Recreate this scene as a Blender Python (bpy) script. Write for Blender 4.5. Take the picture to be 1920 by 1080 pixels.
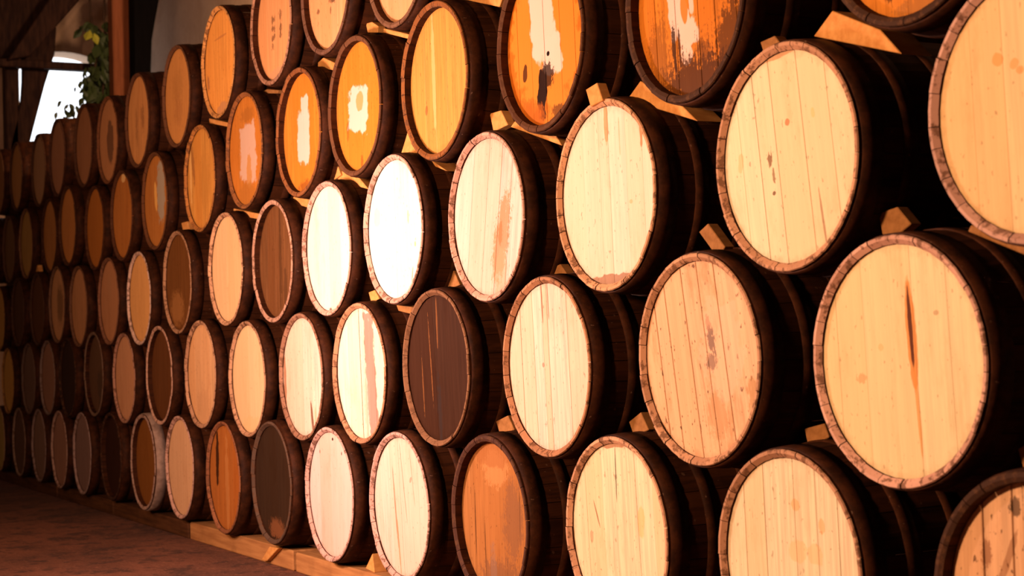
import bpy, bmesh, math, random
from mathutils import Vector, Matrix

for o in list(bpy.data.objects):
    bpy.data.objects.remove(o)
S = bpy.context.scene
COL = S.collection
rnd = random.Random(7)

# ------------------------------------------------------------------ camera
CAM_POS = Vector((0.0, -2.49935, 0.94393))
CR = Vector((0.46400213, 0.88515514, -0.03467562))
CU = Vector((0.05506784, 0.01024632, 0.99843004))
CF = Vector((-0.88412078, 0.46518318, 0.04398927))
FPX = 2915.65
cd = bpy.data.cameras.new('camera')
cam = bpy.data.objects.new('camera', cd)
COL.objects.link(cam)
cam.matrix_world = Matrix(((CR.x, CU.x, -CF.x, CAM_POS.x), (CR.y, CU.y, -CF.y, CAM_POS.y),
                           (CR.z, CU.z, -CF.z, CAM_POS.z), (0, 0, 0, 1)))
cd.sensor_width = 36.0
cd.lens = FPX / 1920 * 36
cd.clip_end = 200
cd.dof.use_dof = True
cd.dof.focus_distance = 5.6
cd.dof.aperture_fstop = 4.5
S.camera = cam

# ------------------------------------------------------------------ world (overcast daylight seen through the arched window)
w = bpy.data.worlds.new('daylight')
S.world = w
w.use_nodes = True
bg = w.node_tree.nodes['Background']
bg.inputs[0].default_value = (0.92, 0.94, 1.0, 1)
bg.inputs[1].default_value = 2.4

# ------------------------------------------------------------------ lights
def area(name, loc, target, size, power, col):
    l = bpy.data.lights.new(name, 'AREA')
    l.shape = 'DISK'
    l.size = size
    l.energy = power
    l.color = col
    o = bpy.data.objects.new(name, l)
    COL.objects.link(o)
    o.location = loc
    d = Vector(target) - Vector(loc)
    o.rotation_euler = d.to_track_quat('-Z', 'Y').to_euler()
    return o

area('flood_lamp', (-6.0, -2.0, 1.40), (-6.1, 0, 1.30), 0.35, 122, (1.0, 0.62, 0.535))
area('aisle_lamp', (-3.6, -4.6, 2.3), (-3.6, 0, 1.2), 0.5, 345, (1.0, 0.565, 0.325))
area('far_fill_light', (-8.5, -3.3, 2.2), (-8.6, 0, 1.6), 0.4, 40, (1.0, 0.50, 0.23))  # unseen fill added to lift the far left barrels
area('plaster_fill_light', (-10.8, 0.9, 4.1), (-13.5, 2.0, 4.2), 0.3, 100, (1.0, 0.60, 0.36))  # unseen light added above the top row to warm the plaster

S.view_settings.view_transform = 'Standard'
S.view_settings.look = 'None'
S.view_settings.gamma = 1.0
S.view_settings.exposure = 0.0
S.view_settings.use_curve_mapping = False

# ------------------------------------------------------------------ helpers
def ray(px, py):
    return CF + CR * ((px - 960) / FPX) - CU * ((py - 540) / FPX)

def on_y(px, py, Y):
    d = ray(px, py)
    return CAM_POS + d * ((Y - CAM_POS.y) / d.y)

def on_x(px, py, X):
    d = ray(px, py)
    return CAM_POS + d * ((X - CAM_POS.x) / d.x)

def mesh(name, verts, faces, mats, midx=None, smooth=None):
    m = bpy.data.meshes.new(name)
    m.from_pydata([tuple(v) for v in verts], [], faces)
    for x in mats:
        m.materials.append(x)
    if midx:
        m.polygons.foreach_set('material_index', midx)
    if smooth:
        m.polygons.foreach_set('use_smooth', [smooth] * len(m.polygons) if smooth is True else smooth)
    m.update()
    return m

def link(name, data, parent=None, **props):
    o = bpy.data.objects.new(name, data)
    COL.objects.link(o)
    if parent:
        o.parent = parent
    for k, v in props.items():
        o[k] = v
    return o

def fix_normals(m):
    b = bmesh.new()
    b.from_mesh(m)
    bmesh.ops.recalc_face_normals(b, faces=b.faces)
    b.to_mesh(m)
    b.free()

def bevel_mesh(m, off, seg=1):
    b = bmesh.new()
    b.from_mesh(m)
    bmesh.ops.recalc_face_normals(b, faces=b.faces)
    bmesh.ops.bevel(b, geom=b.edges[:], offset=off, segments=seg, affect='EDGES', profile=0.5)
    b.to_mesh(m)
    b.free()

def box_data(name, lo, hi, mat, bev=0.0):
    x0, y0, z0 = lo
    x1, y1, z1 = hi
    v = [(x0, y0, z0), (x1, y0, z0), (x1, y1, z0), (x0, y1, z0), (x0, y0, z1), (x1, y0, z1), (x1, y1, z1), (x0, y1, z1)]
    f = [(0, 3, 2, 1), (4, 5, 6, 7), (0, 1, 5, 4), (1, 2, 6, 5), (2, 3, 7, 6), (3, 0, 4, 7)]
    m = mesh(name, v, f, [mat])
    if bev:
        bevel_mesh(m, bev)
    return m

def prism(name, pts, ext, mat, bev=0.0):
    """polygon of world points swept by the vector ext"""
    n = len(pts)
    v = [Vector(p) for p in pts] + [Vector(p) + Vector(ext) for p in pts]
    f = [tuple(range(n)), tuple(range(2 * n - 1, n - 1, -1))]
    for i in range(n):
        j = (i + 1) % n
        f.append((i, i + n, j + n, j))
    m = mesh(name, v, f, [mat])
    fix_normals(m)
    if bev:
        bevel_mesh(m, bev)
    return m

# ------------------------------------------------------------------ materials
def new_mat(name):
    m = bpy.data.materials.new(name)
    m.use_nodes = True
    nt = m.node_tree
    return m, nt, nt.nodes['Principled BSDF']

def N(nt, t, **kw):
    n = nt.nodes.new(t)
    for k, v in kw.items():
        setattr(n, k, v)
    return n

def sock(nt, s, v):
    if hasattr(v, 'is_output') or isinstance(v, bpy.types.NodeSocket):
        nt.links.new(v, s)
    else:
        s.default_value = v

def MATH(nt, op, a, b=None, clamp=False):
    n = N(nt, 'ShaderNodeMath', operation=op, use_clamp=clamp)
    sock(nt, n.inputs[0], a)
    if b is not None:
        sock(nt, n.inputs[1], b)
    return n.outputs[0]

def MIX(nt, fac, a, b, blend='MIX'):
    n = N(nt, 'ShaderNodeMix', data_type='RGBA', blend_type=blend)
    n.clamp_factor = True
    sock(nt, n.inputs[0], fac)
    sock(nt, n.inputs[6], a if not isinstance(a, tuple) else (*a[:3], 1))
    sock(nt, n.inputs[7], b if not isinstance(b, tuple) else (*b[:3], 1))
    return n.outputs[2]

def NOISE(nt, vec, scale, detail=3, rough=.5):
    n = N(nt, 'ShaderNodeTexNoise')
    n.inputs['Scale'].default_value = scale
    n.inputs['Detail'].default_value = detail
    n.inputs['Roughness'].default_value = rough
    if vec is not None:
        nt.links.new(vec, n.inputs['Vector'])
    return n.outputs['Fac']

def RANGE(nt, v, a, b, c=0.0, d=1.0):
    n = N(nt, 'ShaderNodeMapRange')
    n.interpolation_type = 'SMOOTHSTEP'
    sock(nt, n.inputs[0], v)
    for i, x in enumerate((a, b, c, d)):
        n.inputs[i + 1].default_value = x
    return n.outputs[0]

def MAPPING(nt, vec, loc=(0, 0, 0), rot=(0, 0, 0), scale=(1, 1, 1), kind='POINT'):
    n = N(nt, 'ShaderNodeMapping', vector_type=kind)
    nt.links.new(vec, n.inputs[0])
    n.inputs[1].default_value = loc
    n.inputs[2].default_value = rot
    n.inputs[3].default_value = scale
    return n.outputs[0]

def mul(c, k):
    return tuple(min(1.0, x * k) for x in c)

RH = 0.30          # outer radius of the chime
RB = 0.324         # bilge radius
LB = 0.88          # barrel length

def head_mat(name, base, stains_sheen=(), grain=.5, mott=.35, rough=.55, speck=.45, seed=0.0, edge=.3, edgecol=None, spec=.06):
    m, nt, bs = new_mat(name)
    tc = N(nt, 'ShaderNodeTexCoord')
    p = tc.outputs['Object']
    off = MAPPING(nt, p, loc=(seed * 3.1, seed * 1.7, seed * 5.3))
    st1 = NOISE(nt, MAPPING(nt, off, scale=(34, 1, 1.6)), 1.6, 4, .6)
    st2 = NOISE(nt, MAPPING(nt, off, scale=(120, 1, 3.0)), 1.5, 2, .5)
    big = NOISE(nt, MAPPING(nt, off, scale=(11, 3, 3.5)), 1.0, 6, .7)
    fine = NOISE(nt, off, 38, 4, .65)
    g = MATH(nt, 'ADD', MATH(nt, 'MULTIPLY', st1, .6), MATH(nt, 'MULTIPLY', st2, .4))
    gm = RANGE(nt, g, .34, .66)
    c = MIX(nt, gm, mul(base, 1 - .45 * grain), mul(base, 1 + .16 * grain))
    oi = N(nt, 'ShaderNodeObjectInfo')
    bv = RANGE(nt, oi.outputs['Random'], 0, 1, 0, .9)
    warm = (base[0] * .93, base[1] * .80, base[2] * .66)
    c = MIX(nt, MATH(nt, 'MULTIPLY', bv, .7), c, warm)
    dirt = (base[0] * .62, base[1] * .45, base[2] * .30)
    c = MIX(nt, MATH(nt, 'MULTIPLY', RANGE(nt, big, .5, .75), mott), c, dirt)
    spots = NOISE(nt, MAPPING(nt, off, scale=(1.3, 1, .6)), 85, 2, .4)
    c = MIX(nt, MATH(nt, 'MULTIPLY', RANGE(nt, spots, .69, .73), speck), c, mul(dirt, .25))
    # grime gathered round the rim of the head
    ln = N(nt, 'ShaderNodeVectorMath', operation='LENGTH')
    nt.links.new(MAPPING(nt, p, scale=(1, 0, 1)), ln.inputs[0])
    e = MATH(nt, 'ADD', ln.outputs['Value'], MATH(nt, 'MULTIPLY', MATH(nt, 'SUBTRACT', fine, .5), .06))
    c = MIX(nt, MATH(nt, 'MULTIPLY', RANGE(nt, e, .255, .285), edge), c, edgecol or mul(dirt, .6))
    hf = NOISE(nt, MAPPING(nt, off, scale=(1.6, 1, .7)), 130, 3, .7)
    edge_n = MATH(nt, 'SUBTRACT', MATH(nt, 'ADD', MATH(nt, 'ADD', MATH(nt, 'MULTIPLY', fine, .9), MATH(nt, 'MULTIPLY', hf, .9)), MATH(nt, 'MULTIPLY', st2, .6)), 1.2)
    wob = MATH(nt, 'SUBTRACT', NOISE(nt, off, 22, 2, .5), .5)
    for s in stains_sheen:
        u, v, ru, rv, rot, col, strength, rag = s
        mp = MAPPING(nt, p, loc=(u * RH, 0, v * RH), rot=(0, math.radians(rot), 0), scale=(ru * RH, 1000, abs(rv) * RH), kind='TEXTURE')
        if rv < 0:                                   # squarish patch
            sx = N(nt, 'ShaderNodeSeparateXYZ')
            nt.links.new(mp, sx.inputs[0])
            q = MATH(nt, 'ADD', MATH(nt, 'POWER', MATH(nt, 'ABSOLUTE', sx.outputs[0]), 5.0), MATH(nt, 'POWER', MATH(nt, 'ABSOLUTE', sx.outputs[2]), 5.0))
            ln2 = MATH(nt, 'POWER', q, .2)
        else:
            l2 = N(nt, 'ShaderNodeVectorMath', operation='LENGTH')
            nt.links.new(mp, l2.inputs[0])
            ln2 = l2.outputs['Value']
        if rag <= 1.0:                               # flaked edge
            dd = MATH(nt, 'ADD', ln2, MATH(nt, 'ADD', MATH(nt, 'MULTIPLY', wob, rag * 1.3), MATH(nt, 'MULTIPLY', edge_n, rag * .25)))
            mk = RANGE(nt, dd, 1.07, .92)
        else:                                        # speckled grime
            dd = MATH(nt, 'ADD', ln2, MATH(nt, 'MULTIPLY', edge_n, rag * 1.5))
            mk = RANGE(nt, dd, 1.22, .92)
        if sum(col) < .2:
            strength = min(1.0, strength * 1.08)
        c = MIX(nt, MATH(nt, 'MULTIPLY', mk, strength), c, col)
    nt.links.new(c, bs.inputs['Base Color'])
    bs.inputs['Roughness'].default_value = rough
    bs.inputs['Specular IOR Level'].default_value = spec
    bp = N(nt, 'ShaderNodeBump')
    bp.inputs['Strength'].default_value = .25
    bp.inputs['Distance'].default_value = .003
    nt.links.new(g, bp.inputs['Height'])
    nt.links.new(bp.outputs[0], bs.inputs['Normal'])
    return m

def stave_mats():
    m, nt, bs = new_mat('aged_stave_wood')
    tc = N(nt, 'ShaderNodeTexCoord')
    p = tc.outputs['Object']
    g = NOISE(nt, MAPPING(nt, p, scale=(30, 2, 30)), 1.5, 4, .6)
    oi = N(nt, 'ShaderNodeObjectInfo')
    a = MIX(nt, RANGE(nt, g, .3, .7), (.012, .0034, .0010), (.047, .0138, .0038))
    a = MIX(nt, MATH(nt, 'MULTIPLY', oi.outputs['Random'], .4), a, (.068, .020, .0058))
    sp = NOISE(nt, p, 55, 2, .4)
    a = MIX(nt, MATH(nt, 'MULTIPLY', RANGE(nt, sp, .72, .76), .5), a, (.13, .07, .045))
    nt.links.new(a, bs.inputs['Base Color'])
    bs.inputs['Roughness'].default_value = .72
    bs.inputs['Specular IOR Level'].default_value = .10
    m2, nt, bs = new_mat('chime_end_grain')
    tc = N(nt, 'ShaderNodeTexCoord')
    p = tc.outputs['Object']
    oi = N(nt, 'ShaderNodeObjectInfo')
    base = oi.outputs['Color']
    n1 = NOISE(nt, p, 28, 4, .7)
    n2 = NOISE(nt, p, 110, 3, .6)
    c = MIX(nt, MATH(nt, 'MULTIPLY', oi.outputs['Random'], .5), base, (.45, .38, .36), 'MULTIPLY')
    c = MIX(nt, MATH(nt, 'MULTIPLY', RANGE(nt, n1, .51, .60), .75), c, (.10, .045, .022))
    c = MIX(nt, MATH(nt, 'MULTIPLY', RANGE(nt, n2, .6, .7), .5), c, (.05, .025, .015))
    nt.links.new(c, bs.inputs['Base Color'])
    bs.inputs['Roughness'].default_value = .75
    bs.inputs['Specular IOR Level'].default_value = .08
    m3, nt, bs = new_mat('rusted_hoop_steel')
    tc = N(nt, 'ShaderNodeTexCoord')
    p = tc.outputs['Object']
    n1 = NOISE(nt, p, 14, 5, .7)
    c = MIX(nt, RANGE(nt, n1, .35, .7), (.019, .0058, .0020), (.058, .0168, .0052))
    sp = NOISE(nt, p, 70, 2, .4)
    c = MIX(nt, MATH(nt, 'MULTIPLY', RANGE(nt, sp, .72, .75), .5), c, (.16, .09, .06))
    nt.links.new(c, bs.inputs['Base Color'])
    bs.inputs['Metallic'].default_value = .1
    bs.inputs['Roughness'].default_value = .68
    bs.inputs['Specular IOR Level'].default_value = .10
    return m, m2, m3

M_STAVE, M_CHIME, M_HOOP = stave_mats()

def wood_mat(name, a, b, rough=.7, stretch=(3, 25, 25)):
    m, nt, bs = new_mat(name)
    tc = N(nt, 'ShaderNodeTexCoord')
    p = tc.outputs['Object']
    g = NOISE(nt, MAPPING(nt, p, scale=stretch), 1.5, 4, .6)
    k = NOISE(nt, p, 6, 3, .5)
    c = MIX(nt, RANGE(nt, g, .3, .7), a, b)
    c = MIX(nt, MATH(nt, 'MULTIPLY', RANGE(nt, k, .5, .75), .4), c, mul(a, .6))
    nt.links.new(c, bs.inputs['Base Color'])
    bs.inputs['Roughness'].default_value = rough
    bs.inputs['Specular IOR Level'].default_value = .06
    return m

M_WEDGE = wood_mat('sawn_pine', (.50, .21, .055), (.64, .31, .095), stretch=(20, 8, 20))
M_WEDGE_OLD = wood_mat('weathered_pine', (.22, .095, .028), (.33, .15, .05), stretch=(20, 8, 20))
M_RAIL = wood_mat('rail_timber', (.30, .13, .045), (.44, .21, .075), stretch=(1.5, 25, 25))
M_RAIL_SHADE = wood_mat('shaded_rail_timber', (.05, .02, .009), (.10, .04, .016), stretch=(1.5, 25, 25))  # rail timber darkened for the far stretches, their shade put into the colour
M_POST = wood_mat('brown_post_timber', (.26, .085, .035), (.36, .12, .05), stretch=(25, 25, 2))
M_DARK = wood_mat('dark_frame_timber', (.025, .012, .010), (.06, .028, .018), stretch=(20, 20, 3))
M_BLACK = wood_mat('black_timber', (.0015, .001, .001), (.003, .002, .002), stretch=(20, 20, 3))  # near-black timber colour

def plaster_mat(name, a, b, sc=1.2):
    m, nt, bs = new_mat(name)
    tc = N(nt, 'ShaderNodeTexCoord')
    p = tc.outputs['Object']
    k = NOISE(nt, p, sc, 6, .65)
    f = NOISE(nt, p, 22, 4, .6)
    c = MIX(nt, RANGE(nt, k, .3, .7), a, b)
    c = MIX(nt, MATH(nt, 'MULTIPLY', RANGE(nt, f, .5, .8), .3), c, mul(a, .5))
    nt.links.new(c, bs.inputs['Base Color'])
    bs.inputs['Roughness'].default_value = .9
    bp = N(nt, 'ShaderNodeBump')
    bp.inputs['Strength'].default_value = .3
    bp.inputs['Distance'].default_value = .02
    nt.links.new(k, bp.inputs['Height'])
    nt.links.new(bp.outputs[0], bs.inputs['Normal'])
    return m

M_PLASTER = plaster_mat('old_lime_plaster', (.42, .27, .17), (.58, .40, .27))
M_CEIL = plaster_mat('dark_roof_boards', (.06, .03, .02), (.10, .05, .03))

def floor_mat():
    m, nt, bs = new_mat('trodden_red_earth')
    tc = N(nt, 'ShaderNodeTexCoord')
    p = tc.outputs['Object']
    a = NOISE(nt, p, 1.1, 6, .65)
    b = NOISE(nt, p, 7, 5, .7)
    d = NOISE(nt, p, 34, 3, .6)
    c = MIX(nt, RANGE(nt, a, .3, .7), (.10, .034, .018), (.20, .068, .034))
    c = MIX(nt, MATH(nt, 'MULTIPLY', RANGE(nt, b, .5, .6), .8), c, (.05, .018, .011))
    c = MIX(nt, MATH(nt, 'MULTIPLY', RANGE(nt, d, .58, .68), .6), c, (.30, .125, .07))
    nt.links.new(c, bs.inputs['Base Color'])
    bs.inputs['Roughness'].default_value = .8
    bp = N(nt, 'ShaderNodeBump')
    bp.inputs['Strength'].default_value = .8
    bp.inputs['Distance'].default_value = .03
    nt.links.new(b, bp.inputs['Height'])
    nt.links.new(bp.outputs[0], bs.inputs['Normal'])
    return m

M_FLOOR = floor_mat()

def leaf_mat(name, col):
    m, nt, bs = new_mat(name)
    tc = N(nt, 'ShaderNodeTexCoord')
    oi = N(nt, 'ShaderNodeObjectInfo')
    k = NOISE(nt, tc.outputs['Object'], 30, 3)
    c = MIX(nt, k, mul(col, .7), mul(col, 1.3))
    nt.links.new(MIX(nt, MATH(nt, 'MULTIPLY', oi.outputs['Random'], .5), c, mul(col, .5)), bs.inputs['Base Color'])
    bs.inputs['Roughness'].default_value = .5
    return m

M_LEAF = leaf_mat('vine_leaf_green', (.06, .09, .025))
M_LEAF_Y = leaf_mat('vine_leaf_lit_yellow', (.55, .55, .06))  # yellow-green leaves, the light on them brightened into the colour
M_STEM = wood_mat('vine_stem_bark', (.05, .03, .02), (.09, .05, .03))

# ------------------------------------------------------------------ the room
FZ = -0.06
X0, X1, Y0, Y1, ZC = -18.0, 3.0, -6.5, 2.0, 6.2
link('floor', box_data('floor', (X0 - .5, Y0 - .3, FZ - .2), (X1 + .3, Y1 + .3, FZ), M_FLOOR), kind='structure')
link('ceiling', box_data('ceiling', (X0 - .3, Y0 - .3, ZC), (X1 + .3, Y1 + .3, ZC + .2), M_CEIL), kind='structure')
link('wall_back', box_data('wall_back', (X0 - .3, Y1, FZ), (X1 + .3, Y1 + .3, ZC), M_PLASTER), kind='structure')
link('wall_front', box_data('wall_front', (X0 - .3, Y0 - .3, FZ), (X1 + .3, Y0, ZC), M_CEIL), kind='structure')
link('wall_right', box_data('wall_right', (X1, Y0, FZ), (X1 + .3, Y1, ZC), M_CEIL), kind='structure')
# end wall with the arched window opening
AY, AR, AZ, SILL = 1.27, 0.50, 4.36, 3.2
ARZ = 0.25
def end_wall():
    v, f = [], []
    def slab(pts):
        b = len(v)
        n = len(pts)
        for (y, z) in pts:
            v.append((X0, y, z))
        for (y, z) in pts:
            v.append((X0 - .35, y, z))
        f.append(tuple(range(b, b + n)))
        f.append(tuple(range(b + 2 * n - 1, b + n - 1, -1)))
        for i in range(n):
            j = (i + 1) % n
            f.append((b + i, b + n + i, b + n + j, b + j))
    slab([(Y0, FZ), (AY - AR, FZ), (AY - AR, ZC), (Y0, ZC)])
    slab([(AY + AR, FZ), (Y1, FZ), (Y1, ZC), (AY + AR, ZC)])
    slab([(AY - AR, FZ), (AY + AR, FZ), (AY + AR, SILL), (AY - AR, SILL)])
    n = 16
    for i in range(n):
        a0 = math.pi - math.pi * i / n
        a1 = math.pi - math.pi * (i + 1) / n
        p0 = (AY + AR * math.cos(a0), AZ + ARZ * math.sin(a0))
        p1 = (AY + AR * math.cos(a1), AZ + ARZ * math.sin(a1))
        slab([p0, p1, (p1[0], ZC), (p0[0], ZC)])
    m = mesh('wall_left', v, f, [M_PLASTER])
    fix_normals(m)
    return m
link('wall_left', end_wall(), kind='structure')
win = link('window_1', box_data('window_1', (X0 - .30, AY - AR, SILL), (X0 + .05, AY + AR, SILL + .06), M_PLASTER, .01), kind='structure')

# ------------------------------------------------------------------ timber frame by the window
def tagged(name, data, label, cat, group=None):
    o = link(name, data)
    o['label'] = label
    o['category'] = cat
    if group:
        o['group'] = group
    return o

def post_from_px(name, x0, x1, pyref, X, z1, mat, depth=.2):
    a = on_x(x0, pyref, X)
    b = on_x(x1, pyref, X)
    return box_data(name, (X - depth, a.y, FZ), (X, b.y, z1), mat, .012)

tagged('timber_post', post_from_px('timber_post', 11, 35, 190, -16.6, 4.2, M_DARK), 'slim dark timber post at the far left of the arched window', 'post')
a = on_x(-60, 126, -16.4)
b = on_x(208, 126, -16.4)
tagged('tie_beam', box_data('tie_beam', (-16.52, a.y, 4.10), (-16.4, b.y, 4.18), M_DARK, .01), 'thin dark horizontal beam crossing the bright arched window', 'beam')
tagged('diagonal_brace', prism('diagonal_brace', [on_x(x, y, -16.3) for x, y in ((15, 112), (58, 104), (160, -12), (100, -12))], (-.1, 0, 0), M_DARK, .01),
       'dark diagonal roof brace in the top left corner', 'brace')
tagged('roof_board', prism('roof_board', [on_x(x, y, -16.9) for x, y in ((-30, 118), (22, 112), (120, -14), (-30, -14))], (-.06, 0, 0), M_DARK, .008),
       'dark boarding filling the corner above the diagonal brace', 'board')
tagged('leaning_post', prism('leaning_post', [on_x(x, y, -16.6) for x, y in ((43, 98), (106, 50), (103, 100), (84, 160), (60, 252), (40, 330), (8, 330), (24, 252), (41, 186), (43, 150))], (-.12, 0, 0), M_DARK, .01),
       'dark slanting post leaning across the left of the bright window', 'post')
tagged('timber_post', post_from_px('timber_post', 212, 245, 90, -15.8, ZC, M_POST), 'reddish brown square timber post right of the hanging vine', 'post')
tagged('flared_post', prism('flared_post', [on_x(x, y, -15.2) for x, y in ((249, -40), (306, -40), (298, 2), (291, 40), (285, 75), (283, 140), (290, 420), (256, 420))], (-.2, 0, 0), M_BLACK, .01),
       'black timber post with a widening top against the plaster wall', 'post')

# hanging vine
vine = bpy.data.objects.new('hanging_vine', None)
COL.objects.link(vine)
VX = -16.2
vb = on_x(185, 100, VX)
vine.location = vb
vine['label'] = 'trailing green vine hanging beside the bright arched window'
vine['category'] = 'plant'
def tube(name, pts, r, mat, nseg=6):
    v, f = [], []
    for i, p in enumerate(pts):
        for k in range(nseg):
            a = 2 * math.pi * k / nseg
            v.append(Vector(p) + Vector((math.cos(a) * r, math.sin(a) * r, 0)))
    for i in range(len(pts) - 1):
        for k in range(nseg):
            k2 = (k + 1) % nseg
            f.append((i * nseg + k, i * nseg + k2, (i + 1) * nseg + k2, (i + 1) * nseg + k))
    return mesh(name, v, f, [mat], smooth=True)
for pts in (((168, -14), (170, 30), (176, 60), (180, 110), (176, 150), (170, 195)), ((196, -14), (195, 40), (200, 90), (196, 140), (190, 200))):
    link('stem', tube('stem', [on_x(x, y, VX) - vb for x, y in pts], .012, M_STEM), vine)
def leaf_mesh(name, mat):
    v = [(0, 0, 0), (.035, .018, -.04), (.045, .02, -.08), (.02, .012, -.13), (0, .0, -.16), (-.02, .012, -.13), (-.045, .02, -.08), (-.035, .018, -.04), (0, 0, -.08)]
    f = [(0, 1, 8), (1, 2, 8), (2, 3, 8), (3, 4, 8), (4, 5, 8), (5, 6, 8), (6, 7, 8), (7, 0, 8)]
    return mesh(name, v, f, [mat])
lm = leaf_mesh('leaf', M_LEAF)
lmy = leaf_mesh('leaf_lit_yellow', M_LEAF_Y)
lr = random.Random(3)
def leaf(px, py, sc, dat=lm, dx=None):
    o = link('leaf', dat, vine)
    o.location = on_x(px, py, VX + (lr.uniform(-.25, .2) if dx is None else dx)) - vb
    o.rotation_euler = (lr.uniform(-.7, .7), lr.uniform(-.7, .7), math.pi / 2 + lr.uniform(-1, 1))
    o.scale = (sc,) * 3
for i in range(110):
    leaf(lr.uniform(172, 216), lr.uniform(40, 215), lr.uniform(.8, 1.35))
for i in range(20):
    leaf(lr.uniform(164, 200), lr.uniform(72, 125), lr.uniform(.6, 1.0))
for i in range(26):
    leaf(lr.uniform(140, 178), lr.uniform(150, 205), lr.uniform(.4, .7))
for i in range(22):
    leaf(lr.uniform(158, 200), lr.uniform(118, 150), lr.uniform(.6, .9))
for i in range(10):
    leaf(lr.uniform(150, 182), lr.uniform(36, 60), lr.uniform(.6, 1.0))
for i in range(14):
    leaf(lr.uniform(100, 140), lr.uniform(188, 225), lr.uniform(.5, .8))
leaf(169, 56, 1.0, lmy, .3)
leaf(176, 62, .8, lmy, .28)

# ------------------------------------------------------------------ barrels
def prof(y):
    t = (y - LB / 2) / (LB / 2)
    return RH + (RB - RH) * (1 - t * t)

YS = [0.004, .03, .10, .22, .36, .52, .66, .78, .84, LB]
def stave_geo(a0, a1, deep, dy, v, f, mi):
    """one stave between the angles a0 and a1; appended to v, f, mi"""
    cols = [a0, (a0 + a1) / 2, a1]
    flat = .0105 if not deep else .012
    if deep:
        inner = [(RH - flat, 0.0), (RH - flat - .010, .006), (RH - flat - .012, .06)]
    else:
        inner = [(RH - flat, 0.0), (RH - flat - .0115, .0125), (RH - flat - .012, .04)]
    front = [(RH - .002, 0.0)] + inner                     # from the rim inwards
    outer = [(prof(y), y) for y in YS]
    chain = list(reversed(outer)) + front
    b = len(v)
    n = len(chain)
    for a in cols:
        for i, (r, y) in enumerate(chain):
            v.append((r * math.cos(a), y + (dy if y < .03 else 0), r * math.sin(a)))
    no = len(outer)
    for c in range(2):
        for i in range(n - 1):
            f.append((b + c * n + i, b + (c + 1) * n + i, b + (c + 1) * n + i + 1, b + c * n + i + 1))
            mi.append(0 if i < no - 1 or i == n - 2 else 1)   # dark outside, dark croze, pale chime
    # flanks of the chime end
    for c, flip in ((0, 0), (2, 1)):
        o = b + c * n
        ids = [o + no - 2, o + no - 1, o + no, o + no + 1, o + no + 2, o + no + 3]
        if flip:
            ids.reverse()
        f.append(tuple(ids))
        mi.append(0)

def layout(seed):
    r = random.Random(seed)
    n = 25
    wd = [r.uniform(.7, 1.4) for _ in range(n)]
    s = sum(wd)
    out, a = [], 0.0
    for x in wd:
        d = 2 * math.pi * x / s
        g = .0022 + .002 * r.random()
        out.append((a + g, a + d - g, r.uniform(-.0015, .002)))
        a += d
    return out

STAVES, BODY = {}, {}
for lay in range(4):
    for deep in (0, 1):
        lst = []
        V, F, MI = [], [], []
        for (a0, a1, dy) in layout(100 + lay):
            v, f, mi = [], [], []
            stave_geo(a0, a1, deep, dy, v, f, mi)
            lst.append(mesh('stave', v, f, [M_STAVE, M_CHIME], mi))
            stave_geo(a0, a1, deep, dy, V, F, MI)
        STAVES[lay, deep] = lst
        BODY[lay, deep] = mesh('staves', V, F, [M_STAVE, M_CHIME], MI)

def hoop_mesh(y0, y1, n=48):
    ring = []
    yy = [y0, y0, (y0 + y1) / 2, y1, y1]
    rr = [prof(y0) - .001, prof(y0) + .0035, prof((y0 + y1) / 2) + .0038, prof(y1) + .0035, prof(y1) - .001]
    v, f = [], []
    for k in range(n):
        a = 2 * math.pi * k / n
        for y, r in zip(yy, rr):
            v.append((r * math.cos(a), y, r * math.sin(a)))
    for k in range(n):
        k2 = (k + 1) % n
        for i in range(4):
            f.append((k * 5 + i, k * 5 + i + 1, k2 * 5 + i + 1, k2 * 5 + i))
    m = mesh('hoop', v, f, [M_HOOP], smooth=[i % 4 in (1, 2) for i in range(n * 4)])
    fix_normals(m)
    return m
HOOPS = [('head_hoop', hoop_mesh(.012, .074)), ('quarter_hoop', hoop_mesh(.135, .180)), ('bilge_hoop', hoop_mesh(.285, .325)),
         ('bilge_hoop', hoop_mesh(LB - .325, LB - .285)), ('quarter_hoop', hoop_mesh(LB - .180, LB - .135)), ('head_hoop', hoop_mesh(LB - .074, LB - .012))]

M_PALEHOOP = wood_mat('pale_scuffed_hoop', (.20, .13, .10), (.36, .25, .20), stretch=(14, 14, 14))
PALE_HOOP = HOOPS[0][1].copy()
PALE_HOOP.materials[0] = M_PALEHOOP
M_BACKHEAD = wood_mat('back_head_oak', (.3, .2, .12), (.4, .27, .16))
bv = [(.276 * math.cos(2 * math.pi * k / 32), LB - .02, .276 * math.sin(2 * math.pi * k / 32)) for k in range(32)]
BACK = prism('back_head', bv, (0, -.02, 0), M_BACKHEAD)

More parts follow.
